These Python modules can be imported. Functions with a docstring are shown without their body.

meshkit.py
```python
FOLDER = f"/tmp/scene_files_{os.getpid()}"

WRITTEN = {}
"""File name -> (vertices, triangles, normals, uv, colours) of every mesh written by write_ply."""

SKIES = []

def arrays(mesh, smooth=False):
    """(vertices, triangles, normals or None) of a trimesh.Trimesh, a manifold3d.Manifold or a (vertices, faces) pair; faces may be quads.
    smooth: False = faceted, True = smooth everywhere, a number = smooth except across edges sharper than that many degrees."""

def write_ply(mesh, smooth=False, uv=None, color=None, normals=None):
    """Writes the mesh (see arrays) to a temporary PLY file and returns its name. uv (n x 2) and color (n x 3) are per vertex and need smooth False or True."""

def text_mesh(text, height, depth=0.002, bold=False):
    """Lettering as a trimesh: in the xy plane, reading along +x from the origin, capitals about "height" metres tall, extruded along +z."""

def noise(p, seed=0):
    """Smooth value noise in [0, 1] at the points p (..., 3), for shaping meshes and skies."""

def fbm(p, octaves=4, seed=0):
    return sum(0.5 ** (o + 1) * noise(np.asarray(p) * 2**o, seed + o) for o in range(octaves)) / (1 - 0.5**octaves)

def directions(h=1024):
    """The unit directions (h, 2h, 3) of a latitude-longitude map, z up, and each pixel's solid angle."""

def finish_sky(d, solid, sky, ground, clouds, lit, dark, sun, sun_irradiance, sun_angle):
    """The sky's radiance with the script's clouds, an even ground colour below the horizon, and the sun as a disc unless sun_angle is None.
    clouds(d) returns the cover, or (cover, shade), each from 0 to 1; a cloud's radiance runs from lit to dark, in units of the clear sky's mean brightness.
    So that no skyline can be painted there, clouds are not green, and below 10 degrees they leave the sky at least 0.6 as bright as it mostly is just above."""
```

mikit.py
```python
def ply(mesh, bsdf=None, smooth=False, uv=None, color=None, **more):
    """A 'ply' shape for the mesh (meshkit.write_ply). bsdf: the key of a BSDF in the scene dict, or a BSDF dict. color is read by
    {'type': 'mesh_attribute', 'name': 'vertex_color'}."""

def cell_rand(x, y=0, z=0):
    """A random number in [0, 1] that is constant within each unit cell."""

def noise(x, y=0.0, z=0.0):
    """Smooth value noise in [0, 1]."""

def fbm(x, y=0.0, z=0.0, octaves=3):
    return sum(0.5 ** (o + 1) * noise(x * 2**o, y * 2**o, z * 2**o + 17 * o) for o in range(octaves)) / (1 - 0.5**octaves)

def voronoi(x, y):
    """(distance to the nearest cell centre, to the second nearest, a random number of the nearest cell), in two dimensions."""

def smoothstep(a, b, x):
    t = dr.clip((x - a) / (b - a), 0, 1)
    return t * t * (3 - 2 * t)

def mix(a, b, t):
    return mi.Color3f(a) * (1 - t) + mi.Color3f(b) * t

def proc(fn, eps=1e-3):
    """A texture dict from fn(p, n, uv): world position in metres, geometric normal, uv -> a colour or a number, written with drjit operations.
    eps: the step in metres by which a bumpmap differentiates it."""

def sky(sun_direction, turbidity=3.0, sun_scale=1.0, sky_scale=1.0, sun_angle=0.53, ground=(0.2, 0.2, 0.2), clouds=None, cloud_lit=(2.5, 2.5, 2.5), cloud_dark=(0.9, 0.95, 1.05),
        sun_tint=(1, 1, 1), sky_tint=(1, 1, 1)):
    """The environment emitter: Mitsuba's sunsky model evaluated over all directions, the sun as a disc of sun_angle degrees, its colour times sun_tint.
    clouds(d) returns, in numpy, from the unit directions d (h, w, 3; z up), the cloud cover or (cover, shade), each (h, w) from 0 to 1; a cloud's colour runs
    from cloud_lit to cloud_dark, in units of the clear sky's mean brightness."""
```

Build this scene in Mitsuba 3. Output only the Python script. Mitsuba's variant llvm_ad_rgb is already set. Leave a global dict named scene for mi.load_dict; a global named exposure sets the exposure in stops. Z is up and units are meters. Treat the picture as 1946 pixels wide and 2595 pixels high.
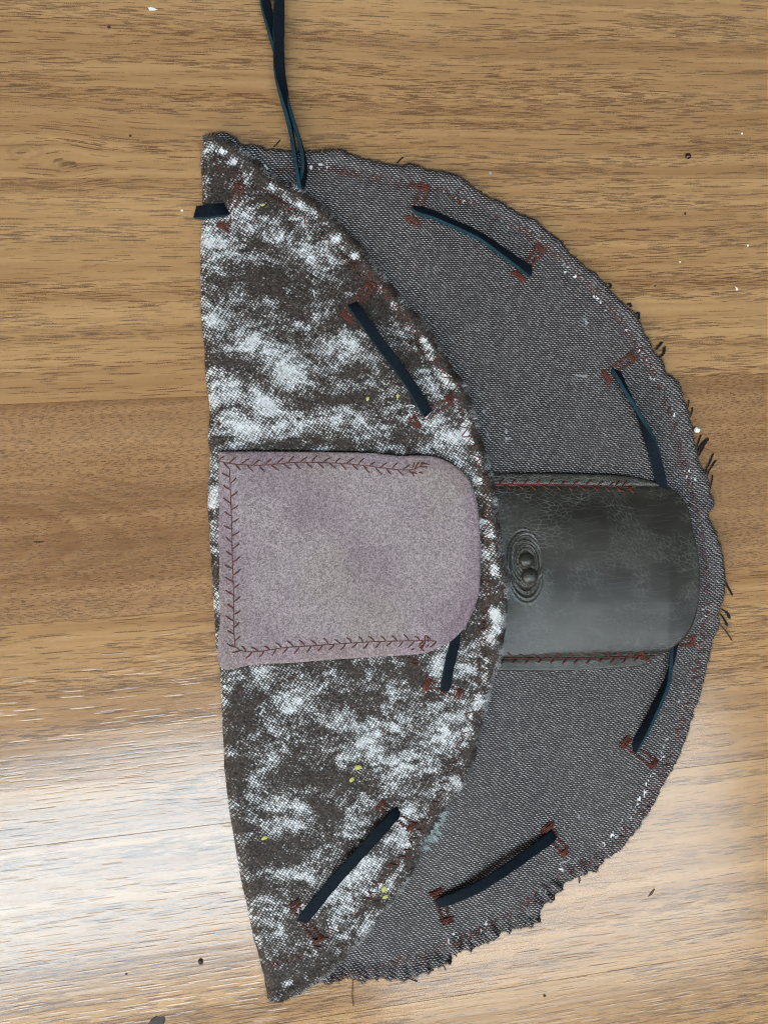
import math, random
import numpy as np
import trimesh
import shapely
import drjit as dr
import mitsuba as mi
from scipy.spatial import cKDTree, Delaunay
import meshkit, mikit
from mikit import noise, fbm, cell_rand, smoothstep, mix, voronoi

random.seed(7)
RNG = np.random.default_rng(7)
scene, labels = {}, {}
T = mi.ScalarTransform4f
MM = 0.001

# ------------------------------------------------------------------ camera, light, exposure
CAM_H, FOCAL, TILT = 260.0, 2000.0, math.radians(8.6)      # height over the table in mm, focal length in photo pixels, tilt to the right
FWD = np.array([math.sin(TILT), 0, -math.cos(TILT)])
RIGHT = np.array([math.cos(TILT), 0, math.sin(TILT)])
UP = np.array([0, 1.0, 0])
EYE = np.array([0, 0, CAM_H])
scene['camera'] = {'type': 'perspective', 'fov': 2 * math.degrees(math.atan(973 / FOCAL)), 'fov_axis': 'x', 'near_clip': 0.01, 'far_clip': 50.0,
                   'to_world': T().look_at(origin=(EYE * MM).tolist(), target=((EYE + FWD * 100) * MM).tolist(), up=[0, 1, 0])}
exposure = 0.22
scene['room_light'] = {'type': 'constant', 'radiance': {'type': 'rgb', 'value': [0.11, 0.11, 0.112]}}


def window_pane(x0, x1, y0, y1, z, turn, radiance):
    c = np.array([(x0, y0), (x1, y0), (x1, y1), (x0, y1)], float)
    a = math.radians(turn)
    c = c @ np.array([[math.cos(a), math.sin(a)], [-math.sin(a), math.cos(a)]])
    v = np.column_stack([c, np.full(4, z)])
    d = mikit.ply((v, np.array([[0, 2, 1], [0, 3, 2]])), {'type': 'diffuse', 'reflectance': {'type': 'rgb', 'value': [0.1, 0.1, 0.1]}})
    d['emitter'] = {'type': 'area', 'radiance': {'type': 'rgb', 'value': radiance}}
    return d


scene['roof_window__pane'] = window_pane(-1.30, 0.00, -1.20, -0.62, 2.0, 8, [9.6, 12.6, 14.8])
scene['roof_window__pane_001'] = window_pane(0.14, 1.30, -1.55, -0.72, 2.0, 8, [6.2, 6.9, 7.4])
# light panel added out of view, lower left, for directional shading, facing the table
W0, W1 = np.array([-1.75, -0.55]), np.array([-0.55, -1.75])
wv = np.array([[*W0, 0.35], [*W1, 0.35], [*W1, 1.55], [*W0, 1.55]])
scene['added_window__pane'] = {**mikit.ply((wv, np.array([[0, 1, 2], [0, 2, 3]])[:, ::-1]), {'type': 'diffuse', 'reflectance': {'type': 'rgb', 'value': [0.1, 0.1, 0.1]}}),
                              'emitter': {'type': 'area', 'radiance': {'type': 'rgb', 'value': [5.0, 4.7, 4.3]}}}
labels['added_window'] = {'label': 'unseen window added at the lower left for directional light', 'category': 'window', 'kind': 'structure'}
labels['roof_window'] = {'label': 'bright roof window above the table that lights the pouch', 'category': 'window', 'kind': 'structure'}


# ------------------------------------------------------------------ helpers
def P(px, py, z=0.0):
    """Where the point seen at a photo pixel lies when it stands z mm over the table."""
    px, py, z = np.broadcast_arrays(np.asarray(px, float), np.asarray(py, float), np.asarray(z, float))
    d = FWD * FOCAL + RIGHT * (px[..., None] - 973) + UP * (1297.5 - py[..., None])
    t = (CAM_H - z) / -d[..., 2]
    return EYE + d * t[..., None]


def PP(pts, z=0.0):
    a = np.asarray(pts, float)
    return P(a[:, 0], a[:, 1], z)[:, :2]


def numbered(key):
    if key not in scene and key not in labels:
        return key
    n = 1
    while f'{key}_{n:03d}' in scene or f'{key}_{n:03d}' in labels:
        n += 1
    return f'{key}_{n:03d}'


def put(key, mesh, bsdf, smooth=True, label=None, cat=None, group=None, kind=None, **kw):
    key = numbered(key)
    if isinstance(mesh, trimesh.Trimesh):
        mesh = (np.array(mesh.vertices), np.array(mesh.faces))
    v, f = np.asarray(mesh[0], float) * MM, np.asarray(mesh[1], int)
    scene[key] = mikit.ply((v, f), bsdf, smooth=smooth, **kw)
    e = {k: x for k, x in (('label', label), ('category', cat), ('group', group), ('kind', kind)) if x}
    if e:
        labels[key] = e
    return key


def resample(pts, step):
    pts = np.asarray(pts, float)
    s = np.concatenate([[0], np.cumsum(np.linalg.norm(np.diff(pts, axis=0), axis=1))])
    n = max(2, int(round(s[-1] / step)) + 1)
    t = np.linspace(0, s[-1], n)
    return np.column_stack([np.interp(t, s, pts[:, k]) for k in range(pts.shape[1])])


def spline(pts, step):
    """Catmull-Rom through the points, evenly resampled."""
    p = np.asarray(pts, float)
    q = np.vstack([2 * p[0] - p[1], p, 2 * p[-1] - p[-2]])
    out = []
    for i in range(1, len(q) - 2):
        a, b, c, d = q[i - 1:i + 3]
        t = np.linspace(0, 1, 12, endpoint=False)[:, None]
        out.append(0.5 * (2 * b + (c - a) * t + (2 * a - 5 * b + 4 * c - d) * t ** 2 + (3 * b - a - 3 * c + d) * t ** 3))
    out.append(p[-1:])
    return resample(np.vstack(out), step)


def n1(s, seed, wl):
    s = np.asarray(s, float)
    return meshkit.noise(np.stack([s / wl, np.full_like(s, seed * 3.7), np.zeros_like(s)], -1), seed) - 0.5


def n2(x, y, seed, wl, octaves=1):
    p = np.stack([np.asarray(x) / wl, np.asarray(y) / wl, np.full(np.shape(x), seed * 1.37)], -1)
    return meshkit.fbm(p, octaves, seed) - 0.5


def jitter(curve, seed, parts):
    """Push an open curve to and fro across itself with noise."""
    t = np.gradient(curve, axis=0)
    t /= np.linalg.norm(t, axis=1, keepdims=True) + 1e-9
    nrm = np.column_stack([t[:, 1], -t[:, 0]])
    s = np.concatenate([[0], np.cumsum(np.linalg.norm(np.diff(curve, axis=0), axis=1))])
    off = sum(a * 2 * n1(s, seed + i, w) for i, (a, w) in enumerate(parts))
    fade = np.clip(np.minimum(s, s[-1] - s) / 1.5, 0, 1)
    return curve + nrm * (off * fade)[:, None]


def rnd(d, r):
    q = np.clip(d / r, 0, 1)
    return np.sqrt(np.maximum(0, 1 - (1 - q) ** 2))


def sheet(outline, ztop, zbot, step, rings=(0.12, 0.35, 0.7, 1.2, 1.9)):
    """A closed sheet over a flat outline: top surface ztop(xy), walls, and a floor at zbot(xy)."""
    outline = np.asarray(outline, float)
    if shapely.Polygon(outline).exterior.is_ccw is False:
        outline = outline[::-1]
    poly = shapely.Polygon(outline)
    if not poly.is_valid:
        poly = poly.buffer(0)
        poly = max(getattr(poly, 'geoms', [poly]), key=lambda g: g.area)
        outline = np.array(poly.exterior.coords)[:-1]
        if not poly.exterior.is_ccw:
            outline = outline[::-1]
    x0, y0, x1, y1 = poly.bounds
    gx, gy = np.meshgrid(np.arange(x0, x1, step), np.arange(y0, y1, step * 0.866))
    gx[1::2] += step / 2
    g = np.column_stack([gx.ravel(), gy.ravel()])
    g += (np.random.default_rng(1).random(g.shape) - 0.5) * step * 0.2
    inner = poly.buffer(-(rings[-1] + step * 0.45) if rings else -step * 0.4)
    g = g[shapely.contains_xy(inner, g[:, 0], g[:, 1])]
    extra = [g]
    for r in rings:
        b = poly.buffer(-r)
        for q in getattr(b, 'geoms', [b]):
            if not q.is_empty:
                extra.append(resample(np.array(q.exterior.coords), step * 0.8)[:-1])
    pts = np.vstack([outline] + extra)
    tri = Delaunay(pts).simplices
    c = pts[tri].mean(1)
    a = pts[tri]
    area = np.cross(a[:, 1] - a[:, 0], a[:, 2] - a[:, 0])
    tri = np.where((area < 0)[:, None], tri[:, ::-1], tri)
    tri = tri[shapely.contains_xy(poly, c[:, 0], c[:, 1]) & (np.abs(area) > 1e-9)]
    zt = ztop(pts)
    n, m = len(outline), len(pts)
    wall_bot = np.column_stack([outline, zbot(outline)])
    v = np.vstack([np.column_stack([pts, zt]), wall_bot])
    i = np.arange(n)
    j = (i + 1) % n
    walls = np.vstack([np.column_stack([i, m + i, m + j]), np.column_stack([i, m + j, j])])
    flo = shapely.Polygon(outline)
    bt = Delaunay(outline).simplices
    bc = outline[bt].mean(1)
    ba = outline[bt]
    ar = np.cross(ba[:, 1] - ba[:, 0], ba[:, 2] - ba[:, 0])
    bt = np.where((ar > 0)[:, None], bt[:, ::-1], bt)
    bt = bt[shapely.contains_xy(poly, bc[:, 0], bc[:, 1])] + m
    return v, np.vstack([tri, walls, bt])


def tube(path, radius, sides=6, taper=None, cap=True):
    p = np.asarray(path, float)
    n = len(p)
    t = np.gradient(p, axis=0)
    t /= np.linalg.norm(t, axis=1, keepdims=True) + 1e-12
    ref = np.where(np.abs(t[:, 2:3]) > 0.9, np.array([[1.0, 0, 0]]), np.array([[0, 0, 1.0]]))
    a = np.cross(t, ref)
    a /= np.linalg.norm(a, axis=1, keepdims=True) + 1e-12
    b = np.cross(a, t)
    r = np.full(n, radius) if taper is None else radius * np.asarray(taper)
    th = np.arange(sides) / sides * 2 * np.pi
    ring = a[:, None] * np.cos(th)[None, :, None] + b[:, None] * np.sin(th)[None, :, None]
    v = (p[:, None] + ring * r[:, None, None]).reshape(-1, 3)
    i, j = np.meshgrid(np.arange(n - 1), np.arange(sides), indexing='ij')
    k = (j + 1) % sides
    q = np.stack([i * sides + j, i * sides + k, (i + 1) * sides + k, (i + 1) * sides + j], -1).reshape(-1, 4)
    f = np.vstack([q[:, [0, 2, 1]], q[:, [0, 3, 2]]])
    if cap:
        v = np.vstack([v, p[:1] - t[:1] * r[0] * 0.5, p[-1:] + t[-1:] * r[-1] * 0.5])
        e0, e1 = n * sides, n * sides + 1
        jj = np.arange(sides)
        kk = (jj + 1) % sides
        f = np.vstack([f, np.column_stack([np.full(sides, e0), jj, kk]), np.column_stack([np.full(sides, e1), (n - 1) * sides + kk, (n - 1) * sides + jj])])
    return v, f


def join(ms):
    vs, fs, k = [], [], 0
    for v, f in ms:
        vs.append(v)
        fs.append(np.asarray(f) + k)
        k += len(v)
    return np.vstack(vs), np.vstack(fs)


def hairs(base, direction, length, width):
    """Thin three-sided tapering hairs, one per row."""
    n = len(base)
    d = direction / (np.linalg.norm(direction, axis=1, keepdims=True) + 1e-9)
    ref = np.where(np.abs(d[:, 2:3]) > 0.9, np.array([[1.0, 0, 0]]), np.array([[0, 0, 1.0]]))
    a = np.cross(d, ref)
    a /= np.linalg.norm(a, axis=1, keepdims=True)
    b = np.cross(d, a)
    vs = [base + (a * math.cos(k * 2.094) + b * math.sin(k * 2.094)) * width[:, None] for k in range(3)]
    vs.append(base + d * length[:, None])
    v = np.stack(vs, 1).reshape(-1, 3)
    i = np.arange(n)[:, None] * 4
    f = np.vstack([i + np.array([[0, 1, 3]]), i + np.array([[1, 2, 3]]), i + np.array([[2, 0, 3]])])
    return v, f


def rgb(*c):
    return {'type': 'rgb', 'value': list(c)}


# ------------------------------------------------------------------ table boards
GRAIN = math.radians(3.63)
CG, SG = math.cos(GRAIN), math.sin(GRAIN)


def v_of(px, py):
    p = P(px, py)
    return -p[..., 0] * SG + p[..., 1] * CG


def uv_of(px, py):
    p = P(px, py)
    return float(p[0] * CG + p[1] * SG), float(-p[0] * SG + p[1] * CG)


J = [float(np.mean(v_of(*np.array(q, float).T))) for q in (
    [(0, 455), (1946, 448)], [(0, 1030), (510, 1012), (1729, 950), (1946, 938)], [(0, 1587), (535, 1544)], [(1726, 1943), (1946, 1926)], [(1640, 2455), (1946, 2392)])]
PITCH = (J[0] - J[4]) / 4
EDGES = [J[0] + 2 * PITCH, J[0] + PITCH] + J + [J[4] - PITCH, J[4] - 2 * PITCH]     # falling v
CATH_U, CATH_V = uv_of(0, 1378)
KNOT = [uv_of(60, 385), uv_of(165, 415)]


def wood_parts(p):
    x, y = p.x * 1000, p.y * 1000
    u, v = x * CG + y * SG, -x * SG + y * CG
    k = mi.Float(0)
    for e in EDGES[1:-1]:
        k = k + dr.select(v < e, 1.0, 0.0)
    return u, v, k


def wood_fields(p):
    u, v, k = wood_parts(p)
    # slow waviness, and the swirl of grain round two small knots
    w = v + 2.6 * (noise(u / 70, v / 24, k * 7.1) - 0.5) + 0.7 * (noise(u / 19, v / 7, k * 3.3) - 0.5)
    for (ku, kv), amp, ru, rv in ((KNOT[0], 6.0, 26.0, 11.0), (KNOT[1], 3.2, 9.0, 5.0)):
        du, dv = (u - ku) / ru, (v - kv) / rv
        w = w - amp * dv * dr.exp(-(du * du + dv * dv) * 1.2)
    cath = dr.select((k > 2.5) & (k < 3.5), 1.0, 0.0)
    dv = v - CATH_V
    q = (u - CATH_U) * 0.62 + dr.square(dv) / 10.0 * dr.select(dv > 0, 0.8, 1.0) + 6.5 * (noise(u / 21, v / 10, 5.0) - 0.5) + 2.0 * (noise(u / 6, v / 3.5, 8.0) - 0.5)
    ring = q / 8.5
    rf = ring - dr.floor(ring)
    rings = dr.select(rf < 0.78, rf / 0.78, (1 - rf) / 0.22) * (0.5 + 0.6 * cell_rand(dr.floor(ring), 4.0, 2.0))
    fade = dr.exp(-dr.square(dr.maximum(dr.abs(dv) - 13, 0) / 10)) * smoothstep(-70, -35, -(u - CATH_U))
    return u, v, w, k, cath, rings * fade


def pores(u, w, k, row_h, length, prob, seed):
    r = dr.floor(w / row_h)
    fr = w / row_h - r
    uu = u / length + cell_rand(r, seed, k) * 37.0
    c = dr.floor(uu)
    fu = uu - c
    h = cell_rand(c, r, seed + 5)
    a = 0.35 * cell_rand(c, r, seed + 9)
    b = a + 0.25 + 0.4 * cell_rand(c, r, seed + 13)
    along = smoothstep(a, a + 0.12, fu) * (1 - smoothstep(b, b + 0.12, fu))
    across = smoothstep(0.0, 0.25, fr) * (1 - smoothstep(0.7, 0.98, fr))
    return dr.select(h < prob, along * across * (0.45 + 0.55 * cell_rand(c, r, seed + 21)), 0.0)


def wood_color(p, n, uv):
    u, v, w, k, cath, rings = wood_fields(p)
    band = fbm(w / 5.5, u / 260, k * 11.3, 3)
    fine = noise(u / 14, w / 0.55, k)
    streak = noise(u / 45, w / 1.5, k + 40)
    light = mi.Color3f(0.440, 0.254, 0.114)
    mid = mi.Color3f(0.300, 0.158, 0.066)
    base = mix(light, mid, smoothstep(0.28, 0.75, band) * 0.75 + 0.35 * (fine - 0.5) + 0.55 * (streak - 0.5))
    # each board has its own tone
    tone = mi.Color3f(0.97, 0.96, 0.94)
    tone = dr.select((k > 1.5) & (k < 2.5), mi.Color3f(1.0, 0.99, 0.97), tone)
    tone = dr.select((k > 2.5) & (k < 3.5), mi.Color3f(0.80, 0.76, 0.78), tone)
    tone = dr.select((k > 3.5) & (k < 4.5), mi.Color3f(1.0, 0.98, 0.95), tone)
    tone = dr.select((k > 4.5) & (k < 5.5), mi.Color3f(1.02, 1.00, 0.95), tone)
    base = base * tone
    base = mix(base, base * mi.Color3f(0.70, 0.62, 0.58), rings * 0.75 * cath)
    dens = smoothstep(0.40, 0.66, noise(u / 90, w / 5.0, k * 5 + 3) * 0.55 + 0.30 * noise(u / 30, w / 1.6, k + 11) + 0.15 * noise(u / 12, w / 0.9, k + 19))
    short = pores(u, w + cath * rings * 0.6, k, 0.31, 3.0, 0.40 + cath * (0.38 - 0.55 * rings), 3.0)
    long_ = pores(u, w, k, 0.40, 20.0, 0.16 + 0.66 * dens, 31.0)
    mid_ = pores(u, w, k, 0.27, 9.0, 0.18 + 0.50 * dens, 57.0)
    straight = 1 - cath * 0.85
    pore = dr.minimum(1.0, long_ * straight * 0.95 + mid_ * (0.55 + 0.3 * straight) + short * (0.12 + 0.66 * cath))
    grey = noise(u / 60, w / 9, 77.0)
    dark = mix((0.120, 0.052, 0.022), (0.135, 0.082, 0.050), grey)
    c = mix(base, dark, dr.minimum(pore * 1.05, 0.92))
    # knots
    for ku, kv, ru, rv, s in ((KNOT[1][0], KNOT[1][1], 3.6, 2.2, 0.55), (KNOT[0][0], KNOT[0][1], 9.0, 4.0, 0.30)):
        d = dr.sqrt(dr.square((u - ku) / ru) + dr.square((v - kv) / rv)) + 0.35 * (noise(u / 2.2, v / 1.4, 9.0) - 0.5)
        c = mix(c, mi.Color3f(0.15, 0.088, 0.045), s * (1 - smoothstep(0.35, 1.1, d)) * (0.5 + 0.5 * dr.sin(d * 15)))
    # the short black check in the heart of the arched board
    d = dr.square((u - CATH_U - 11.5) / 1.9) + dr.square((v - CATH_V + 0.2) / 0.28)
    c = mix(c, (0.05, 0.028, 0.016), 1 - smoothstep(0.4, 1.3, d))
    # fine pale scratches in the varnish, and dull dents
    sc = mi.Float(0)
    for ang, wl, sd in ((1.35, 38.0, 1.0), (1.62, 51.0, 2.0), (0.85, 44.0, 3.0), (2.3, 60.0, 4.0)):
        a, b = u * math.cos(ang) + v * math.sin(ang), -u * math.sin(ang) + v * math.cos(ang)
        b = b + 1.4 * noise(a / 26, sd, 1.0)
        row = dr.floor(b / 9.0)
        off = (b / 9.0 - row - 0.2 - 0.6 * cell_rand(row, sd, dr.floor(a / wl))) * 9.0
        fa = a / wl - dr.floor(a / wl)
        sc = sc + dr.select((cell_rand(row, dr.floor(a / wl), sd + 7) < 0.22) & (dr.abs(off) < 0.075), smoothstep(0.1, 0.3, fa) * (1 - smoothstep(0.4, 0.7, fa)), 0.0)
    c = mix(c, c * 1.25 + mi.Color3f(0.03, 0.028, 0.025), dr.minimum(sc, 1.0) * 0.28)
    # faint green ink of a stamped box near the right edge
    gx, gy = INK
    a, b = u - gx, v - gy
    box = ((dr.abs(dr.abs(a) - 1.7) < 0.13) & (dr.abs(b) < 1.3)) | ((dr.abs(dr.abs(b) - 1.25) < 0.13) & (dr.abs(a) < 1.8)) | ((dr.abs(b) < 0.12) & (dr.abs(a) < 1.0))
    c = mix(c, (0.16, 0.30, 0.13), dr.select(box, 0.45 * noise(u * 2, v * 2, 1.0) + 0.1, 0.0))
    return c


INK = uv_of(1876, 1953)


def wood_height(p, n, uv):
    u, v, w, k, cath, rings = wood_fields(p)
    h = 0.55 * (noise(u / 30, w / 1.6, k + 2) - 0.5) + 0.22 * (noise(u / 16, w / 0.55, k + 9) - 0.5)
    return h * 0.000019 + 0.00004 * (noise(u / 40, v / 11, 3.0) - 0.5) - 0.00002 * pores(u, w, k, 0.42, 15.0, 0.3, 31.0)


scene['varnished_wood'] = {'type': 'twosided', 'bsdf': {'type': 'bumpmap', 'scale': 1.0, 'height': mikit.proc(wood_height, 1.5e-4),
                           'bsdf': {'type': 'principled', 'base_color': mikit.proc(wood_color), 'roughness': 0.16, 'specular': 0.5}}}
scene['core_wood'] = {'type': 'diffuse', 'reflectance': rgb(0.16, 0.09, 0.05)}


def uv_box(u0, u1, v0, v1, z0, z1, ch):
    """A board in grain coordinates with chamfered top edges."""
    prof = [(v0, z0), (v1, z0), (v1, z1 - ch), (v1 - ch, z1), (v0 + ch, z1), (v0, z1 - ch)]
    v = []
    for u in (u0, u1):
        for a, z in prof:
            v.append((u * CG - a * SG, u * SG + a * CG, z))
    n = len(prof)
    f = [(i, (i + 1) % n, n + (i + 1) % n, n + i) for i in range(n)]
    f = [t for a, b, c, d in f for t in ((a, c, b), (a, d, c))]
    for i in range(1, n - 1):
        f += [(0, i, i + 1), (n, n + i + 1, n + i)]
    m = trimesh.Trimesh(np.array(v), np.array(f), process=False)
    m.fix_normals()
    return m


for i in range(len(EDGES) - 1):
    put('tabletop__board', uv_box(-520, 640, EDGES[i + 1] + 0.03, EDGES[i] - 0.03, -26, 0, 0.06), 'varnished_wood', smooth=False)
put('tabletop__core', uv_box(-515, 635, EDGES[-1] + 2, EDGES[0] - 2, -40, -26.5, 0.5), 'core_wood', smooth=False)
labels['tabletop'] = {'label': 'varnished table top of glued brown wooden boards under the pouch', 'category': 'table top', 'kind': 'structure'}

# ------------------------------------------------------------------ outlines traced on the cloth (photo pixels)
LINING_EDGE = [(524, 338), (545, 333), (570, 335), (597, 345), (612, 361), (627, 362), (657, 365), (680, 375), (727, 376), (777, 380), (807, 378), (840, 374), (873, 378), (907, 393),
    (947, 403), (980, 410), (1015, 416), (1043, 411), (1090, 427), (1123, 432), (1163, 442), (1200, 470), (1233, 493), (1273, 510), (1310, 533), (1360, 557), (1390, 583),
    (1420, 607), (1443, 637), (1477, 667), (1510, 690), (1533, 715), (1550, 737), (1573, 760), (1600, 783), (1623, 813), (1633, 840), (1650, 860), (1656, 887), (1680, 913),
    (1690, 940), (1720, 970), (1733, 1007), (1746, 1047), (1756, 1087), (1763, 1130), (1776, 1177), (1793, 1203), (1803, 1247), (1809, 1283), (1796, 1303), (1806, 1330),
    (1823, 1367), (1833, 1410), (1836, 1440), (1840, 1477), (1833, 1520), (1823, 1553), (1824, 1587), (1808, 1617), (1800, 1663), (1788, 1707), (1776, 1753), (1763, 1793),
    (1753, 1830), (1736, 1877), (1720, 1923), (1693, 1967), (1670, 2013), (1650, 2050), (1626, 2087), (1596, 2130), (1566, 2160), (1533, 2185), (1517, 2206), (1490, 2214),
    (1467, 2228), (1445, 2236), (1430, 2250), (1413, 2268), (1396, 2290), (1370, 2306), (1371, 2335), (1343, 2355), (1322, 2352), (1300, 2361), (1277, 2364), (1260, 2377), (1247, 2391), (1222, 2397), (1200, 2408),
    (1176, 2410), (1150, 2421), (1140, 2445), (1110, 2451), (1090, 2466), (1067, 2471), (1033, 2485), (1000, 2488), (978, 2484), (950, 2484), (920, 2494), (895, 2484), (874, 2486), (845, 2497), (816, 2496), (780, 2490), (735, 2500)]
LINING_HIDDEN = [(700, 2515), (684, 2500), (668, 2430), (652, 2370), (636, 2290), (620, 2220), (606, 2140), (590, 2050), (580, 1960), (575, 1870), (566, 1690), (556, 1640), (550, 1541),
    (545, 1449), (539, 1344), (535, 1251), (541, 1158), (536, 1106), (540, 1033), (530, 950), (527, 883), (518, 800), (517, 733), (517, 633), (521, 533), (522, 467), (518, 390)]
FLAP_FREE = [(513, 331), (547, 343), (590, 358), (613, 377), (640, 397), (667, 420), (687, 440), (720, 457), (760, 473), (790, 497), (830, 527), (863, 563), (897, 597), (923, 623),
    (945, 657), (972, 690), (997, 725), (1033, 768), (1077, 813), (1108, 858), (1130, 900), (1153, 940), (1177, 962), (1187, 990), (1200, 1030), (1212, 1075), (1220, 1110), (1240, 1170), (1249, 1225),
    (1258, 1300), (1268, 1380), (1280, 1452), (1285, 1510), (1277, 1580), (1270, 1637), (1260, 1690), (1243, 1760), (1226, 1830), (1213, 1885), (1200, 1948), (1173, 2003), (1136, 2045), (1110, 2090),
    (1075, 2141), (1062, 2188), (1033, 2235), (1010, 2275), (972, 2315), (940, 2363), (885, 2421), (827, 2480), (792, 2503), (752, 2526), (710, 2543), (679, 2550)]
FLAP_FOLD = [(679, 2550), (671, 2497), (656, 2433), (641, 2381), (624, 2299), (609, 2230), (595, 2148), (580, 2061), (569, 1963), (565, 1875), (561, 1800), (556, 1687), (546, 1640), (541, 1541),
    (536, 1449), (529, 1344), (525, 1251), (531, 1158), (526, 1106), (530, 1033), (520, 950), (517, 883), (508, 800), (507, 733), (507, 633), (511, 533), (512, 467), (507, 400), (514, 363), (513, 331)]
SUEDE = [(555, 1145), (650, 1144), (741, 1145), (840, 1145), (934, 1147), (982, 1152), (1020, 1156), (1055, 1154), (1103, 1158), (1146, 1176), (1180, 1205), (1199, 1239), (1211, 1282), (1216, 1350), (1218, 1442),
    (1214, 1504), (1199, 1548), (1175, 1593), (1141, 1625), (1108, 1642), (1074, 1656), (1000, 1662), (934, 1666), (789, 1676), (645, 1685), (558, 1689), (557, 1560), (555, 1418), (554, 1280)]
LEATHER = [(1222, 1198), (1251, 1199), (1411, 1200), (1500, 1202), (1559, 1204), (1605, 1209), (1664, 1223), (1698, 1236), (1723, 1259), (1740, 1289), (1749, 1335), (1761, 1394), (1767, 1441), (1768, 1474),
    (1765, 1525), (1753, 1576), (1732, 1614), (1702, 1643), (1656, 1671), (1622, 1688), (1559, 1694), (1453, 1701), (1348, 1702), (1259, 1701), (1222, 1700)]

lin_edge = jitter(spline(PP(LINING_EDGE, 1.6), 0.35), 3, ((0.24, 2.6), (0.30, 1.1), (0.16, 0.6)))
lin_hidden = spline(PP(LINING_HIDDEN, 1.0), 0.8)
lin_outline = np.vstack([lin_edge, lin_hidden])
flap_free = jitter(spline(PP(FLAP_FREE, 4.0), 0.35), 13, ((0.18, 2.2), (0.18, 0.9)))
flap_fold = jitter(spline(PP(FLAP_FOLD, 3.0), 0.4), 23, ((0.10, 3.0),))
flap_outline = np.vstack([flap_free, flap_fold[1:-1]])

K_LIN, K_FREE, K_FOLD = cKDTree(lin_edge), cKDTree(flap_free), cKDTree(flap_fold)
K_LINALL = cKDTree(resample(np.vstack([lin_outline, lin_outline[:1]]), 0.3))
LIN_S = np.concatenate([[0], np.cumsum(np.linalg.norm(np.diff(lin_edge, axis=0), axis=1))])
FRILL = float(P(0, 2230)[1])


def base_height(xy):
    """The folded cloth underneath, without its edges."""
    x, y = xy[:, 0], xy[:, 1]
    return 2.3 + 1.3 * n2(x, y, 4, 46, 2) + 0.5 * n2(x, y, 5, 13, 1)


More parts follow.
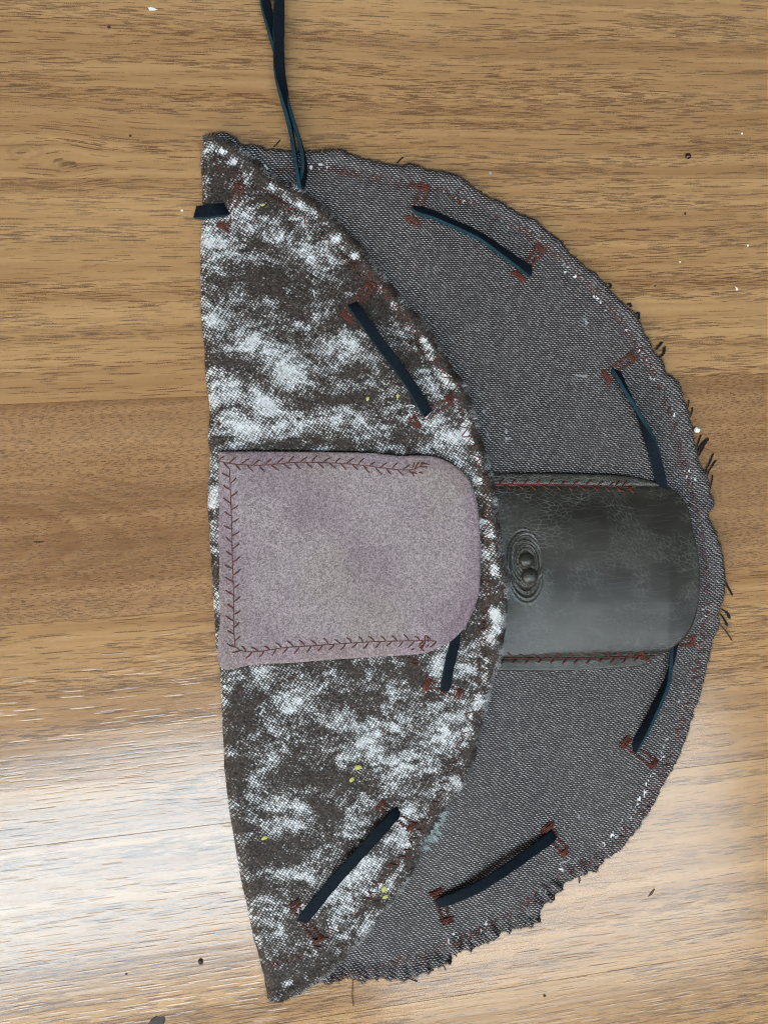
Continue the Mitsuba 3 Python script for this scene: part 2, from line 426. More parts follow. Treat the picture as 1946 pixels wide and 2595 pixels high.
def z_lining(xy):
    d, i = K_LIN.query(xy)
    da, _ = K_LINALL.query(xy)
    s = LIN_S[i]
    fr = np.clip((FRILL - xy[:, 1]) / 25 + 0.25, 0.15, 1.0)
    wave = fr * np.exp(-(d / 5.0) ** 2) * (1.25 * np.sin(s / 4.6 * 2 * np.pi + 5 * n1(s, 31, 9.0)) + 1.2 * n1(s, 33, 4.0))
    hem = 0.65 * np.exp(-((d - 2.2) / 1.6) ** 2) - 0.35 * np.exp(-((d - 6.2) / 1.3) ** 2)
    edge = rnd(np.minimum(d, da), 1.5)
    return np.maximum(0.25, edge * (base_height(xy) + hem + np.maximum(wave, -1.1)) + 0.25 * (1 - edge))


def z_flap(xy):
    df, i = K_FREE.query(xy)
    dl, _ = K_FOLD.query(xy)
    x, y = xy[:, 0], xy[:, 1]
    hem = 0.55 * np.exp(-((df - 2.5) / 1.8) ** 2) - 0.45 * np.exp(-((df - 6.0) / 1.2) ** 2) + 0.5 * np.exp(-(df / 6) ** 2) * n2(x, y, 41, 3.5, 1)
    body = 0.4 + 2.8 * rnd(df, 3.4) + hem + 1.4 * n2(x, y, 43, 17, 2) * rnd(df, 9)
    li = shapely.contains_xy(LEATHER_POLY, xy[:, 0], xy[:, 1])
    crown = base_height(xy) + body + np.where(li, 2.4 * rnd(K_LEATHER.query(xy)[0] + 0.6, 6), 0)
    r = 4.2
    fold = 0.6 + (crown - 0.6) * rnd(dl + 0.02, r)
    return np.minimum(crown, fold)


def z_flap_mean(xy):
    return base_height(xy) + 3.2


SUEDE_C = PP([(880, 1410)], 7)[0]


def z_suede(xy):
    x, y = xy[:, 0], xy[:, 1]
    d, _ = K_SUEDE.query(xy)
    return 7.7 + 0.55 * n2(x, y, 51, 40, 1) + 0.35 * rnd(d, 9) - 0.55 * (1 - rnd(d, 0.9)) - 0.3 * np.exp(-(d / 3) ** 2)


EMB = [(1327, 1434), 50, 92]                                       # emblem centre and half axes in photo pixels


def emblem(xy):
    """Pressed oval of nested arches round two raised balls, height in mm."""
    c = PP([EMB[0]], 4.5)[0]
    s = 0.128
    q = (xy - c) / s
    X, Y = q[:, 0] - 0, -q[:, 1]                                   # photo pixels, Y down
    X = X + 30 * 0
    rx, ry = 48.0, 92.0
    ang = math.radians(-6)
    X, Y = X * math.cos(ang) + Y * math.sin(ang), -X * math.sin(ang) + Y * math.cos(ang)
    r = np.sqrt((X / rx) ** 2 + (Y / ry) ** 2)
    inside = 1 / (1 + np.exp((r - 1.0) * 28))
    # arches nested towards the upper ball
    a = np.hypot((X - 6) / 0.66, (Y + 14) / 1.0)
    wob = 5 * n2(xy[:, 0], xy[:, 1], 61, 3.0, 2)
    ridge = 0.5 + 0.5 * np.cos((a + wob) / 10.5 * 2 * np.pi)
    ridge = ridge ** 2
    outer = np.exp(-((r - 0.93) / 0.06) ** 2) + np.exp(-((r - 0.74) / 0.05) ** 2) * 0.8
    h = inside * (-0.6 + 0.60 * ridge * (Y < 40) + 0.60 * outer)
    flow = 0.5 + 0.5 * np.cos((X * 0.9 + 0.25 * Y + wob * 2) / 8.5 * 2 * np.pi)
    h = h + inside * 0.2 * flow * np.clip((Y - 15) / 20, 0, 1) * (X < 8)
    for cx, cy, br in ((7, -14, 20), (11, 29, 22)):
        d = np.hypot(X - cx, Y - cy) / br
        ball = np.sqrt(np.maximum(0, 1 - d ** 2))
        h = np.where(d < 1.12, inside * -0.55, h)
        h = np.where(d < 1, -0.6 + 1.7 * ball, h)
    rim = np.exp(-((r - 1.05) / 0.06) ** 2) * 0.16
    return h + rim


def z_leather(xy):
    x, y = xy[:, 0], xy[:, 1]
    d, _ = K_LEATHER.query(xy)
    top, bot = PP([(1450, 1232)], 4)[0][1], PP([(1450, 1664)], 4)[0][1]
    seam = np.minimum(np.abs(y - top), np.abs(y - bot))
    t = np.clip((y - bot) / (top - bot), -0.1, 1.1)
    inside = np.clip((t - 0) * (1 - t) * 4, 0, 1)
    xr = PP([(1768, 1460)], 4)[0][0]
    mouth = np.clip((xr - x) / 12, 0, 1)
    xf = PP([(1270, 1450)], 4)[0][0]
    dome = 2.5 * np.clip((x - xf) / 22 + 0.3, 0.3, 1) * inside ** 0.6 + 0.7 * inside * n2(x, y, 71, 22, 2)
    h = 4.0 + dome * (0.75 + 0.25 * mouth) - 0.25 * np.exp(-(seam / 0.8) ** 2) - 0.4 * (1 - rnd(d, 0.7))
    return h + emblem(xy)


suede_outline = jitter(spline(PP(SUEDE + SUEDE[:1], 7.0), 0.4)[:-1], 43, ((0.10, 5.0), (0.05, 1.0)))
leather_outline = spline(PP(LEATHER + LEATHER[:1], 4.0), 0.5)[:-1]
LEATHER_POLY = shapely.Polygon(leather_outline)
K_SUEDE = cKDTree(resample(np.vstack([suede_outline, suede_outline[:1]]), 0.2))
K_LEATHER = cKDTree(resample(np.vstack([leather_outline, leather_outline[:1]]), 0.2))

# ------------------------------------------------------------------ cloth materials
TW = math.radians(7)


def lining_color(p, n, uv):
    x, y = p.x * 1000, p.y * 1000
    th = TW + 0.9 * (noise(x / 75 + 3.1, y / 75 + 0.2, 2.0) - 0.5)
    wx = x + 1.5 * (noise(x / 24, y / 24, 4.0) - 0.5) + 0.5 * (noise(x / 3, y / 3, 14.0) - 0.5)
    wy = y + 1.5 * (noise(x / 24, y / 24, 6.0) - 0.5) + 0.5 * (noise(x / 3, y / 3, 16.0) - 0.5)
    a, b = wx * math.cos(TW) + wy * math.sin(TW), -wx * math.sin(TW) + wy * math.cos(TW)
    b = b / 0.64
    row = dr.floor(b)
    fb = b - row
    a = a / 1.30 + row * 0.42
    col = dr.floor(a)
    fa = a - col
    r = cell_rand(col, row, 1.0)
    yy = fb + 0.28 * (fa - 0.5)                                    # each float lies a little aslant
    dash = smoothstep(0.08, 0.24, fa) * (1 - smoothstep(0.66, 0.86, fa)) * smoothstep(0.22, 0.36, yy) * (1 - smoothstep(0.56, 0.72, yy))
    pale = mix((0.25, 0.23, 0.225), (0.53, 0.495, 0.485), r)
    dark = mix((0.013, 0.011, 0.011), (0.028, 0.021, 0.019), noise(x / 30, y / 30, 9.0))
    c = mix(dark, pale, dash * (0.78 + 0.22 * r))
    lint = noise(x / 1.3, y / 1.3, 3.0) * noise(x / 9, y / 9, 5.0)
    c = mix(c, (0.55, 0.57, 0.60), smoothstep(0.78, 0.88, lint) * 0.35)
    # the rubbed, browner rim of the hem: uv.x is the distance to the cut edge in mm
    rim = 1 - smoothstep(0.4, 1.4, uv.x + 0.8 * (noise(x / 1.1, y / 1.1, 8.0) - 0.5))
    c = mix(c, (0.016, 0.013, 0.013), rim * 0.8)
    hem = (1 - smoothstep(4.5, 7.5, uv.x))
    bits = smoothstep(0.76, 0.86, noise(x / 0.8, y / 0.8, 12.0)) * smoothstep(4.0, 5.5, uv.x) * (1 - smoothstep(6.5, 8.0, uv.x))
    c = mix(c, (0.62, 0.63, 0.63), bits * smoothstep(0.45, 0.6, noise(x / 6, y / 6, 14.0)))
    return c


def lining_height(p, n, uv):
    x, y = p.x * 1000, p.y * 1000
    a, b = x * math.cos(TW) + y * math.sin(TW), -x * math.sin(TW) + y * math.cos(TW)
    return 0.00006 * dr.sin(b / 0.69 * 6.283) * dr.sin(a / 1.40 * 6.283 + b * 4)


scene['woven_lining'] = {'type': 'twosided', 'bsdf': {'type': 'principled', 'base_color': mikit.proc(lining_color), 'roughness': 0.62, 'specular': 0.25}}

S0 = 1 / 0.8525
# sheen of the crushed pile painted as pale and dark colour: (x, y, half length, half width, turn in degrees, how pale) in overview pixels
CRUSH = [(470, 318, 36, 16, 35, .45), (455, 505, 20, 40, 0, .35), (520, 480, 60, 18, -18, .25), (470, 565, 40, 26, -20, .3), (485, 672, 60, 26, 12, .4), (550, 745, 110, 26, 32, .55),
    (600, 790, 46, 26, 30, .5), (478, 850, 22, 46, 0, .4), (560, 858, 60, 16, 20, .3), (630, 915, 110, 20, -6, .55), (545, 935, 45, 20, -12, .45), (560, 885, 30, 18, 0, .4), (715, 815, 50, 18, 10, .22),
    (790, 770, 40, 26, 40, .35), (690, 560, 26, 30, 40, .2), (600, 505, 36, 24, 0, .3), (950, 930, 40, 34, 35, .4), (992, 975, 22, 36, 0, .4), (1076, 1230, 16, 60, 0, .45), (1066, 1350, 16, 34, 0, .4), (1030, 1160, 10, 40, 10, .3),
    (560, 1478, 80, 18, 24, .5), (520, 1455, 36, 16, 0, .35), (786, 1594, 40, 22, -25, .5), (572, 1636, 34, 22, 0, .55), (735, 1560, 50, 16, 10, .3), (925, 1600, 95, 34, -38, .5), (970, 1530, 36, 40, 0, .35),
    (575, 1735, 60, 13, 12, .45), (565, 1775, 74, 17, 14, .5), (838, 1712, 40, 22, -40, .3), (700, 1790, 50, 16, 0, .28), (870, 1790, 30, 30, -45, .42), (585, 1975, 22, 34, -20, .5), (650, 1965, 30, 22, 0, .3),
    (700, 1935, 60, 14, -45, .4), (770, 1875, 36, 18, -45, .35), (655, 2040, 60, 16, 12, .42), (720, 2000, 40, 14, -40, .3), (870, 1480, 40, 18, 0, .3), (980, 1440, 40, 20, 0, .4), (466, 1080, 10, 50, 0, .35), (470, 1190, 10, 40, 0, .3), (497, 1720, 10, 30, 0, .4), (470, 700, 20, 30, 0, .2),
    (560, 335, 42, 22, 35, -.45), (460, 395, 30, 46, 0, -.5), (600, 455, 60, 20, 38, -.35), (640, 610, 130, 46, 10, -.42), (740, 690, 80, 40, 10, -.4), (480, 610, 40, 12, 0, -.25), (480, 785, 50, 20, 35, -.55), (560, 815, 80, 16, 34, -.5),
    (500, 880, 30, 18, 0, -.4), (700, 868, 100, 15, 4, -.42), (800, 640, 60, 50, 40, -.4), (870, 790, 40, 70, -35, -.4), (620, 958, 150, 12, 0, -.6), (880, 945, 60, 18, 0, -.35), (770, 1450, 120, 26, 0, -.35), (520, 1580, 26, 80, 0, -.45),
    (640, 1615, 110, 16, 8, -.35), (700, 1685, 110, 20, 10, -.38), (905, 1640, 26, 22, 0, -.6), (510, 1745, 18, 50, -10, -.5), (720, 1740, 60, 18, 0, -.3), (560, 1835, 70, 24, -12, -.5), (680, 1830, 60, 30, 0, -.3), (565, 1920, 28, 60, -12, -.45),
    (620, 2110, 40, 40, 0, -.55), (690, 2070, 40, 20, -40, -.4), (800, 1960, 50, 18, -48, -.45), (640, 1990, 40, 14, 0, -.4), (1000, 1640, 30, 30, 0, -.2), (910, 1470, 60, 24, 0, -.3), (1060, 1290, 14, 26, 0, -.4), (470, 950, 16, 30, 0, -.1)]
CRUSH_MM = []
for cx, cy, rx, ry, ang, val in CRUSH:
    q = P(cx * S0, cy * S0, 5.5)
    CRUSH_MM.append((float(q[0]), float(q[1]), 0.13 * S0 * rx, 0.13 * S0 * ry, math.radians(-ang), val))
KN = math.radians(57)


def velvet_color(p, n, uv):
    x, y = p.x * 1000, p.y * 1000
    wx = x + 5.0 * (noise(x / 11, y / 11, 1.0) - 0.5) + 2.6 * (noise(x / 4, y / 4, 2.0) - 0.5)
    wy = y + 4.0 * (noise(x / 11, y / 11, 5.0) - 0.5) + 2.2 * (noise(x / 4, y / 4, 6.0) - 0.5)
    m = 0.30 + 0.98 * (fbm(wx / 8.5, wy / 5, 3.0, 3) - 0.5) + 0.42 * (noise(wx / 3.2, wy / 1.9, 7.0) - 0.5) + 0.20 * (noise(wx / 1.5, wy / 1.1, 17.0) - 0.5)
    for cx, cy, rx, ry, an, val in CRUSH_MM:
        ca, sa = math.cos(an), math.sin(an)
        dx, dy = wx - cx, wy - cy
        e = dr.square((dx * ca + dy * sa) / rx) + dr.square((dy * ca - dx * sa) / ry)
        m = m + 0.62 * val * dr.exp(-e * 0.9)
    # pile glints along the seam, painted into the colour: uv.x is the distance to the cut edge in mm
    seam = dr.exp(-dr.square((uv.x - 5.2) / 1.5))
    m = m + seam * 1.1 * (noise(x / 2.6, y / 2.6, 21.0) - 0.42)
    m = m - (1 - smoothstep(2.0, 4.2, uv.x)) * (0.10 + 0.40 * smoothstep(-50, 20, y))  # rim shade painted into the colour, deeper along the upper edge
    # knitted ground: little loops in slanting rows
    th = KN
    kx, ky = x + 0.8 * (noise(x / 9, y / 9, 31.0) - 0.5), y + 0.8 * (noise(x / 9, y / 9, 32.0) - 0.5)
    a, b = (kx * math.cos(th) + ky * math.sin(th)) / 0.72, (-kx * math.sin(th) + ky * math.cos(th)) / 0.98
    col = dr.floor(b)
    a = a + 0.5 * cell_rand(col, 2.0, 3.0)
    row = dr.floor(a)
    fa, fb = a - row, b - col
    loop = (1 - dr.square(2 * fa - 1)) * (1 - dr.power(dr.abs(2 * fb - 1), 3))
    r = cell_rand(row, col, 5.0)
    fuzz = noise(x / 0.42, y / 0.42, 9.0)
    t = smoothstep(0.24, 0.96, m + 0.55 * (loop - 0.45) + 0.30 * (r - 0.5) + 0.34 * (fuzz - 0.5))
    pale = mix((0.50, 0.495, 0.48), (0.66, 0.665, 0.66), r)
    dark = mix((0.020, 0.014, 0.011), (0.080, 0.060, 0.049), dr.square(fuzz) * 0.8 + 0.35 * loop * r)
    return mix(dark, pale, t)


def velvet_height(p, n, uv):
    x, y = p.x * 1000, p.y * 1000
    return 0.00022 * noise(x / 0.5, y / 0.5, 2.0) + 0.00035 * noise(x / 2.2, y / 2.2, 4.0)


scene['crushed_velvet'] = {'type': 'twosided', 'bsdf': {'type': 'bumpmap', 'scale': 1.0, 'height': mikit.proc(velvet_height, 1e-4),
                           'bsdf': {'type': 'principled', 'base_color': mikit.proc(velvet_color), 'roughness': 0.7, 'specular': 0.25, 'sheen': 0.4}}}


def suede_color(p, n, uv):
    x, y = p.x * 1000, p.y * 1000
    dirn = 2.0 * noise(x / 1.6, y / 1.6, 1.0) * 3.14
    c, s = dr.cos(dirn), dr.sin(dirn)
    f1 = noise((x * c + y * s) / 0.9, (-x * s + y * c) / 0.17, 2.0)
    f2 = noise(x / 0.30, y / 0.30, 5.0)
    f3 = noise(x / 0.75, y / 0.75, 6.0)
    big = fbm(x / 17, y / 17, 8.0, 3)
    tone = mix((0.232, 0.180, 0.190), (0.280, 0.226, 0.230), smoothstep(0.3, 0.7, big))
    olive = noise(x / 19, y / 19, 14.0)
    tone = mix(tone, (0.270, 0.225, 0.195), smoothstep(0.52, 0.78, olive) * 0.55)
    v = 0.42 * f1 + 0.46 * f2 + 0.12 * f3
    col = mix(tone * 0.55, tone * 1.5, smoothstep(0.22, 0.78, v))
    # darker handled border, paler worn mouth on the right
    d = uv.x
    col = mix(col, col * mi.Color3f(0.92, 0.87, 0.91), 1 - smoothstep(3.5, 6.5, d + 1.2 * (f3 - 0.5)))
    return col


def suede_height(p, n, uv):
    x, y = p.x * 1000, p.y * 1000
    return 0.00010 * noise(x / 0.28, y / 0.28, 2.0) + 0.00016 * noise(x / 0.8, y / 0.8, 4.0)


scene['mauve_suede'] = {'type': 'twosided', 'bsdf': {'type': 'bumpmap', 'scale': 1.0, 'height': mikit.proc(suede_height, 8e-5),
                        'bsdf': {'type': 'principled', 'base_color': mikit.proc(suede_color), 'roughness': 0.9, 'specular': 0.15, 'sheen': 0.5}}}


def crease(x, y):
    """Fine wrinkles running mostly along the pouch's width, denser in folds."""
    wy = y + 1.6 * (noise(x / 9, y / 9, 1.0) - 0.5) + 0.5 * (noise(x / 2.2, y / 2.2, 2.0) - 0.5)
    wx = x + 2.2 * (noise(x / 8, y / 8, 3.0) - 0.5)
    f1, f2, _ = voronoi(wx / 2.6, wy / 1.15)
    g1, g2, _ = voronoi(wx / 0.75 + 9, wy / 0.55)
    d1, d2, _ = voronoi((wx * 0.75 + wy * 0.66) / 1.0, (wy * 0.75 - wx * 0.66) / 3.0)
    where = smoothstep(0.38, 0.60, fbm(wx / 15, wy / 8, 6.0, 3))
    other = smoothstep(0.52, 0.66, fbm(wx / 9, wy / 11, 16.0, 2))
    lines = (1 - smoothstep(0.02, 0.22, f2 - f1)) * where + (1 - smoothstep(0.02, 0.20, d2 - d1)) * other
    lines = dr.minimum(lines, 1.0) * (0.35 + 0.65 * noise(x / 2.1, y / 2.1, 33.0))
    net = 1 - smoothstep(0.0, 0.2, g2 - g1)
    return lines, net


def long_crease(x, y):
    """A few long wandering wrinkles."""
    out = mi.Float(0)
    for sp, wob, sd in ((1.7, 2.4, 1.0), (2.3, 3.0, 5.0)):
        yy = (y + wob * noise(x / 7, y / 14, sd) + 0.5 * noise(x / 1.6, y / 3, sd + 2)) / sp
        row = dr.floor(yy)
        fr = dr.abs(yy - row - 0.5) * sp
        on_ = smoothstep(0.56, 0.70, noise(x / 5 + cell_rand(row, sd, 1.0) * 50, row, sd))
        out = out + (1 - smoothstep(0.05, 0.17, fr)) * on_
    return out * 0.34


def leather_color(p, n, uv):
    x, y = p.x * 1000, p.y * 1000
    lines, net = crease(x, y)
    big = fbm(x / 20, y / 12, 4.0, 3)
    base = mix((0.0165, 0.0150, 0.0110), (0.034, 0.031, 0.0235), smoothstep(0.3, 0.7, big))
    base = mix(base, base * 0.7, net * 0.5)
    return mix(base, (0.105, 0.100, 0.088), dr.minimum(lines * 0.6 + long_crease(x, y) * 0.5, 0.8))


def leather_height(p, n, uv):
    x, y = p.x * 1000, p.y * 1000
    lines, net = crease(x, y)
    return -0.00005 * lines - 0.00003 * net + 0.00005 * noise(x / 3.5, y / 2.2, 8.0) + 0.00012 * noise(x / 9, y / 6, 18.0)


scene['olive_leather'] = {'type': 'twosided', 'bsdf': {'type': 'bumpmap', 'scale': 1.0, 'height': mikit.proc(leather_height, 1e-4),
                          'bsdf': {'type': 'principled', 'base_color': mikit.proc(leather_color), 'roughness': 0.27, 'specular': 0.5}}}


def thread_color(p, n, uv):
    x, y = p.x * 1000, p.y * 1000
    return mix((0.028, 0.007, 0.005), (0.175, 0.048, 0.028), noise(x / 0.35, y / 0.35, p.z * 2500) * 0.8 + 0.2 * noise(x / 9, y / 9, 2.0))


scene['rust_thread'] = {'type': 'twosided', 'bsdf': {'type': 'principled', 'base_color': mikit.proc(thread_color), 'roughness': 0.6, 'specular': 0.3, 'sheen': 0.4}}
scene['lace_suede'] = {'type': 'twosided', 'bsdf': {'type': 'principled', 'base_color': {'type': 'mesh_attribute', 'name': 'vertex_color'}, 'roughness': 0.75, 'specular': 0.10}}
scene['fuzz'] = {'type': 'twosided', 'bsdf': {'type': 'principled', 'base_color': {'type': 'mesh_attribute', 'name': 'vertex_color'}, 'roughness': 0.8, 'specular': 0.2}}
scene['black_yarn'] = {'type': 'twosided', 'bsdf': {'type': 'principled', 'base_color': rgb(0.018, 0.016, 0.018), 'roughness': 0.8, 'specular': 0.25}}

# ------------------------------------------------------------------ the pouch
v, f = sheet(lin_outline, z_lining, lambda q: np.full(len(q), 0.05), 0.85)
put('drawstring_pouch__lining', (v, f), 'woven_lining', uv=np.column_stack([K_LIN.query(v[:, :2])[0], v[:, 2]]), label='grey and black woven lining of the half that lies flat')
v, f = sheet(flap_outline, z_flap, lambda q: np.where(K_FOLD.query(q)[0] < 1.0, 0.15, np.maximum(z_lining(q) - 0.05, 0.15)), 0.75)
flap_uv = K_FREE.query(v[:, :2])[0]
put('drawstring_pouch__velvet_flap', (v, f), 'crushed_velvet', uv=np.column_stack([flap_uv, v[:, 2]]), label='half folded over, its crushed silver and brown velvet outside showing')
SL, SV = 'drawstring_pouch__lining', 'drawstring_pouch__velvet_flap'

v, f = sheet(suede_outline, z_suede, lambda q: z_suede(q) - 1.7, 0.9, rings=(0.1, 0.3, 0.6, 1.0))
SS = put('drawstring_pouch__suede_pocket', (v, f), 'mauve_suede', uv=np.column_stack([K_SUEDE.query(v[:, :2])[0], v[:, 2]]), label='mauve suede pocket with feather stitching, sewn on the velvet')
v, f = sheet(leather_outline, z_leather, lambda q: np.full(len(q), 2.3), 0.30, rings=(0.1, 0.3, 0.6))
SE = put('drawstring_pouch__leather_pocket', (v, f), 'olive_leather', label='dark olive leather pocket with a pressed oval emblem, sewn on the lining')


def on(zf, pts, lift):
    pts = np.asarray(pts, float)
    return np.column_stack([pts, zf(pts) + lift])


def stitch(parent, a, b, zf, r=0.2, lift=0.12, arch=0.25, bow=0.0):
    """One stitch from a to b (flat points in mm) lying on a surface, its ends going down into it."""
    a, b = np.asarray(a, float), np.asarray(b, float)
    t = np.linspace(0, 1, 7)
    d = b - a
    nrm = np.array([-d[1], d[0]]) / (np.linalg.norm(d) + 1e-9)
    q = a + d * t[:, None] + nrm * (bow * np.sin(np.pi * t))[:, None]
    z = zf(q) + lift + arch * (np.sin(np.pi * t) - 0.55)
    return put(parent + '__stitch', tube(np.column_stack([q, z]), r, 6, taper=[.8, 1, 1.05, 1, 1.05, 1, .8]), 'rust_thread')


# zigzag hem along the lining and along the flap
HEM_L = [(700, 432), (760, 425), (800, 420), (880, 433), (940, 445), (1000, 457), (1110, 480), (1167, 503), (1233, 527), (1293, 560), (1347, 593), (1400, 637), (1460, 690), (1500, 730), (1533, 767), (1566, 800), (1593, 847), (1623, 890),
    (1650, 940), (1676, 993), (1696, 1040), (1713, 1093), (1726, 1143), (1740, 1193), (1756, 1250), (1768, 1293), (1778, 1350), (1788, 1410), (1793, 1483), (1793, 1550), (1783, 1607), (1773, 1667), (1760, 1720), (1743, 1777),
    (1726, 1833), (1706, 1890), (1683, 1947), (1656, 2000), (1633, 2043), (1600, 2090), (1573, 2127), (1533, 2160), (1483, 2191), (1427, 2218), (1377, 2258), (1333, 2291), (1290, 2325), (1233, 2351), (1167, 2385), (1110, 2405),
    (1060, 2427), (967, 2450), (920, 2465), (874, 2474), (833, 2482)]
HEM_V = [(545, 425), (590, 440), (640, 460), (680, 490), (720, 513), (747, 540), (787, 567), (813, 597), (853, 630), (883, 657), (917, 687), (947, 710), (980, 747), (1010, 785), (1043, 833), (1067, 873), (1093, 907), (1117, 937),
    (1137, 970), (1152, 1010), (1163, 1053), (1175, 1090), (1202, 1144), (1217, 1225), (1227, 1330), (1232, 1423), (1232, 1510), (1224, 1597), (1214, 1693), (1205, 1752), (1188, 1821), (1158, 1906), (1132, 1966), (1102, 2034),
    (1064, 2098), (1034, 2158), (987, 2209), (953, 2252), (919, 2291), (885, 2320), (825, 2376), (778, 2414), (722, 2440), (680, 2455)]


def zigzag(parent, px, zpx, zf, step, amp, r, lift, seed):
    c = spline(PP(px, zpx), step)
    t = np.gradient(c, axis=0)
    t /= np.linalg.norm(t, axis=1, keepdims=True)
    n = np.column_stack([-t[:, 1], t[:, 0]])
    g = np.random.default_rng(seed)
    side = np.where(np.arange(len(c)) % 2 == 0, 1, -1) * amp * (0.75 + 0.6 * g.random(len(c)))
    q = c + n * side[:, None] + g.normal(0, 0.14, c.shape)
    for i in range(len(q) - 1):
        if g.random() < 0.12:
            continue
        stitch(parent, q[i], q[i + 1] + g.normal(0, 0.2, 2), zf, r * (0.7 + 0.5 * g.random()), lift - 0.10 + 0.10 * g.normal(), 0.25, 0.25 * g.normal())


zigzag(SL, HEM_L, 2.6, z_lining, 1.60, 1.35, 0.16, 0.16, 5)
zigzag(SV, HEM_V, 5.5, z_flap, 1.75, 1.25, 0.15, 0.24, 6)


# feather stitching round the two pockets
def feather(parent, px, zpx, zf, spacing, reach, slant, r, lift, seed, tail=0, curl=0.15):
    c = spline(PP(px, zpx), spacing / 2)
    t = np.gradient(c, axis=0)
    t /= np.linalg.norm(t, axis=1, keepdims=True)
    n = np.column_stack([-t[:, 1], t[:, 0]])
    g = np.random.default_rng(seed)
    for i in range(len(c) - 1):
        side = 1 if i % 2 == 0 else -1
        tip = c[i] + t[i] * slant * (0.8 + 0.4 * g.random()) + n[i] * side * reach * (0.8 + 0.4 * g.random())
        stitch(parent, c[i] - t[i] * 0.2, tip, zf, r * 1.15, lift, 0.3, curl * side)
        stitch(parent, c[i], c[i + 1] + t[i] * 0.2, zf, r * 0.8, lift - 0.02, 0.1)
    for k in range(tail):
        i = len(c) - 2 - k % 3
        a = c[i] + g.normal(0, 0.7, 2)
        stitch(parent, a, a + t[i] * g.uniform(1.0, 2.6) + n[i] * g.uniform(-2.2, 2.2), zf, r, lift + 0.15, 0.4)


feather(SS, [(553, 1169), (596, 1176), (669, 1179), (741, 1172), (813, 1172), (886, 1176), (958, 1184), (1006, 1190), (1050, 1189), (1074, 1172)], 8, z_suede, 3.75, 2.0, 1.9, 0.17, 0.10, 11, tail=5)
feather(SS, [(596, 1639), (592, 1586), (592, 1514), (589, 1418), (587, 1321), (584, 1249), (582, 1190)], 8, z_suede, 4.05, 2.1, 1.35, 0.17, 0.10, 12)
feather(SS, [(1105, 1626), (1079, 1624), (1006, 1625), (934, 1627), (862, 1632), (789, 1637), (717, 1642), (659, 1651), (616, 1651), (596, 1639)], 8, z_suede, 3.75, 1.9, 1.6, 0.17, 0.10, 13, tail=0)
g = np.random.default_rng(99)
for k in range(9):
    a = PP([(1075 + 14 * g.normal(), 1630 + 9 * g.normal())], 8)[0]
    stitch(SS, a, a + np.array([g.uniform(-2.4, 2.4), g.uniform(-3.0, 2.0)]), z_suede, 0.17, 0.16, 0.35)
feather(SE, [(1235, 1228), (1330, 1228), (1430, 1229), (1520, 1231), (1609, 1236)], 4.2, z_leather, 4.35, 1.7, 1.3, 0.24, 0.22, 14, tail=6)
feather(SE, [(1648, 1662), (1560, 1666), (1450, 1668), (1350, 1669), (1263, 1668)], 4.2, z_leather, 4.35, 1.75, 1.5, 0.24, 0.22, 15, tail=0)
for k in range(12):
    a = PP([(1630 + 14 * g.normal(), 1664 + 6 * g.normal())], 4.2)[0]
    stitch(SE, a, a + np.array([g.uniform(-1.6, 2.0), g.uniform(-2.4, 2.2)]), z_leather, 0.19, 0.22, 0.35)
# loose ends where the suede pocket's seam stops
for k in range(8):
    a = PP([(1052 + 10 * g.normal(), 1682 + 8 * g.normal())], 6)[0]
    stitch(SV, a, a + np.array([g.uniform(-2.0, 2.4), g.uniform(-2.0, 2.6)]), z_flap, 0.15, 0.25, 0.5, 0.5 * g.normal())


def buttonhole(parent, outer, inner, zpx, zf, width, seed, full=1.0, label=None):
    """Worked buttonhole: two rails of close satin stitches and a bar of thread over each end."""
    a, b = PP([outer], zpx)[0], PP([inner], zpx)[0]
    g = np.random.default_rng(seed)
    d = b - a
    L = np.linalg.norm(d)
    d /= L
    n = np.array([-d[1], d[0]])
    out = []
    for side in (-1, 1):
        k = int(L / 0.40)
        s = np.linspace(0, L, k)
        m = a + d * s[:, None] + n * side * width * 0.36 + g.normal(0, 0.16, (k, 2))
        q = m + n * (np.where(np.arange(k) % 2 == 0, 1, -1) * (0.50 + 0.18 * g.random(k)))[:, None]
        q = q[(np.arange(k) / k < 0.52) | (g.random(k) < full)]
        z = zf(q) + 0.05 + 0.40 * g.random(len(q))
        p3 = resample(np.column_stack([q, z]), 0.28)
        p3[:, 2] += 0.06 * g.normal(0, 1, len(p3))
        out.append(tube(p3, 0.15, 5))
    for c, w in ((a, 1.0), (b, 1.25)):
        for k in range(9):
            o = g.normal(0, 0.2, 2) + d * (k - 4) * 0.22
            e0, e1 = c + o - n * width * 0.62 * w * g.uniform(0.65, 1.15) + d * g.normal(0, .3), c + o + n * width * 0.62 * w * g.uniform(0.65, 1.15) + d * g.normal(0, .3)
            t = np.linspace(0, 1, 6)[:, None]
            q = e0 + (e1 - e0) * t
            z = zf(q) + 0.15 + 0.6 * np.sin(np.pi * t[:, 0]) * g.uniform(0.3, 1.2)
            out.append(tube(np.column_stack([q, z]), 0.17, 5))
    return put(parent + '__buttonhole', join(out), 'rust_thread', label=label)


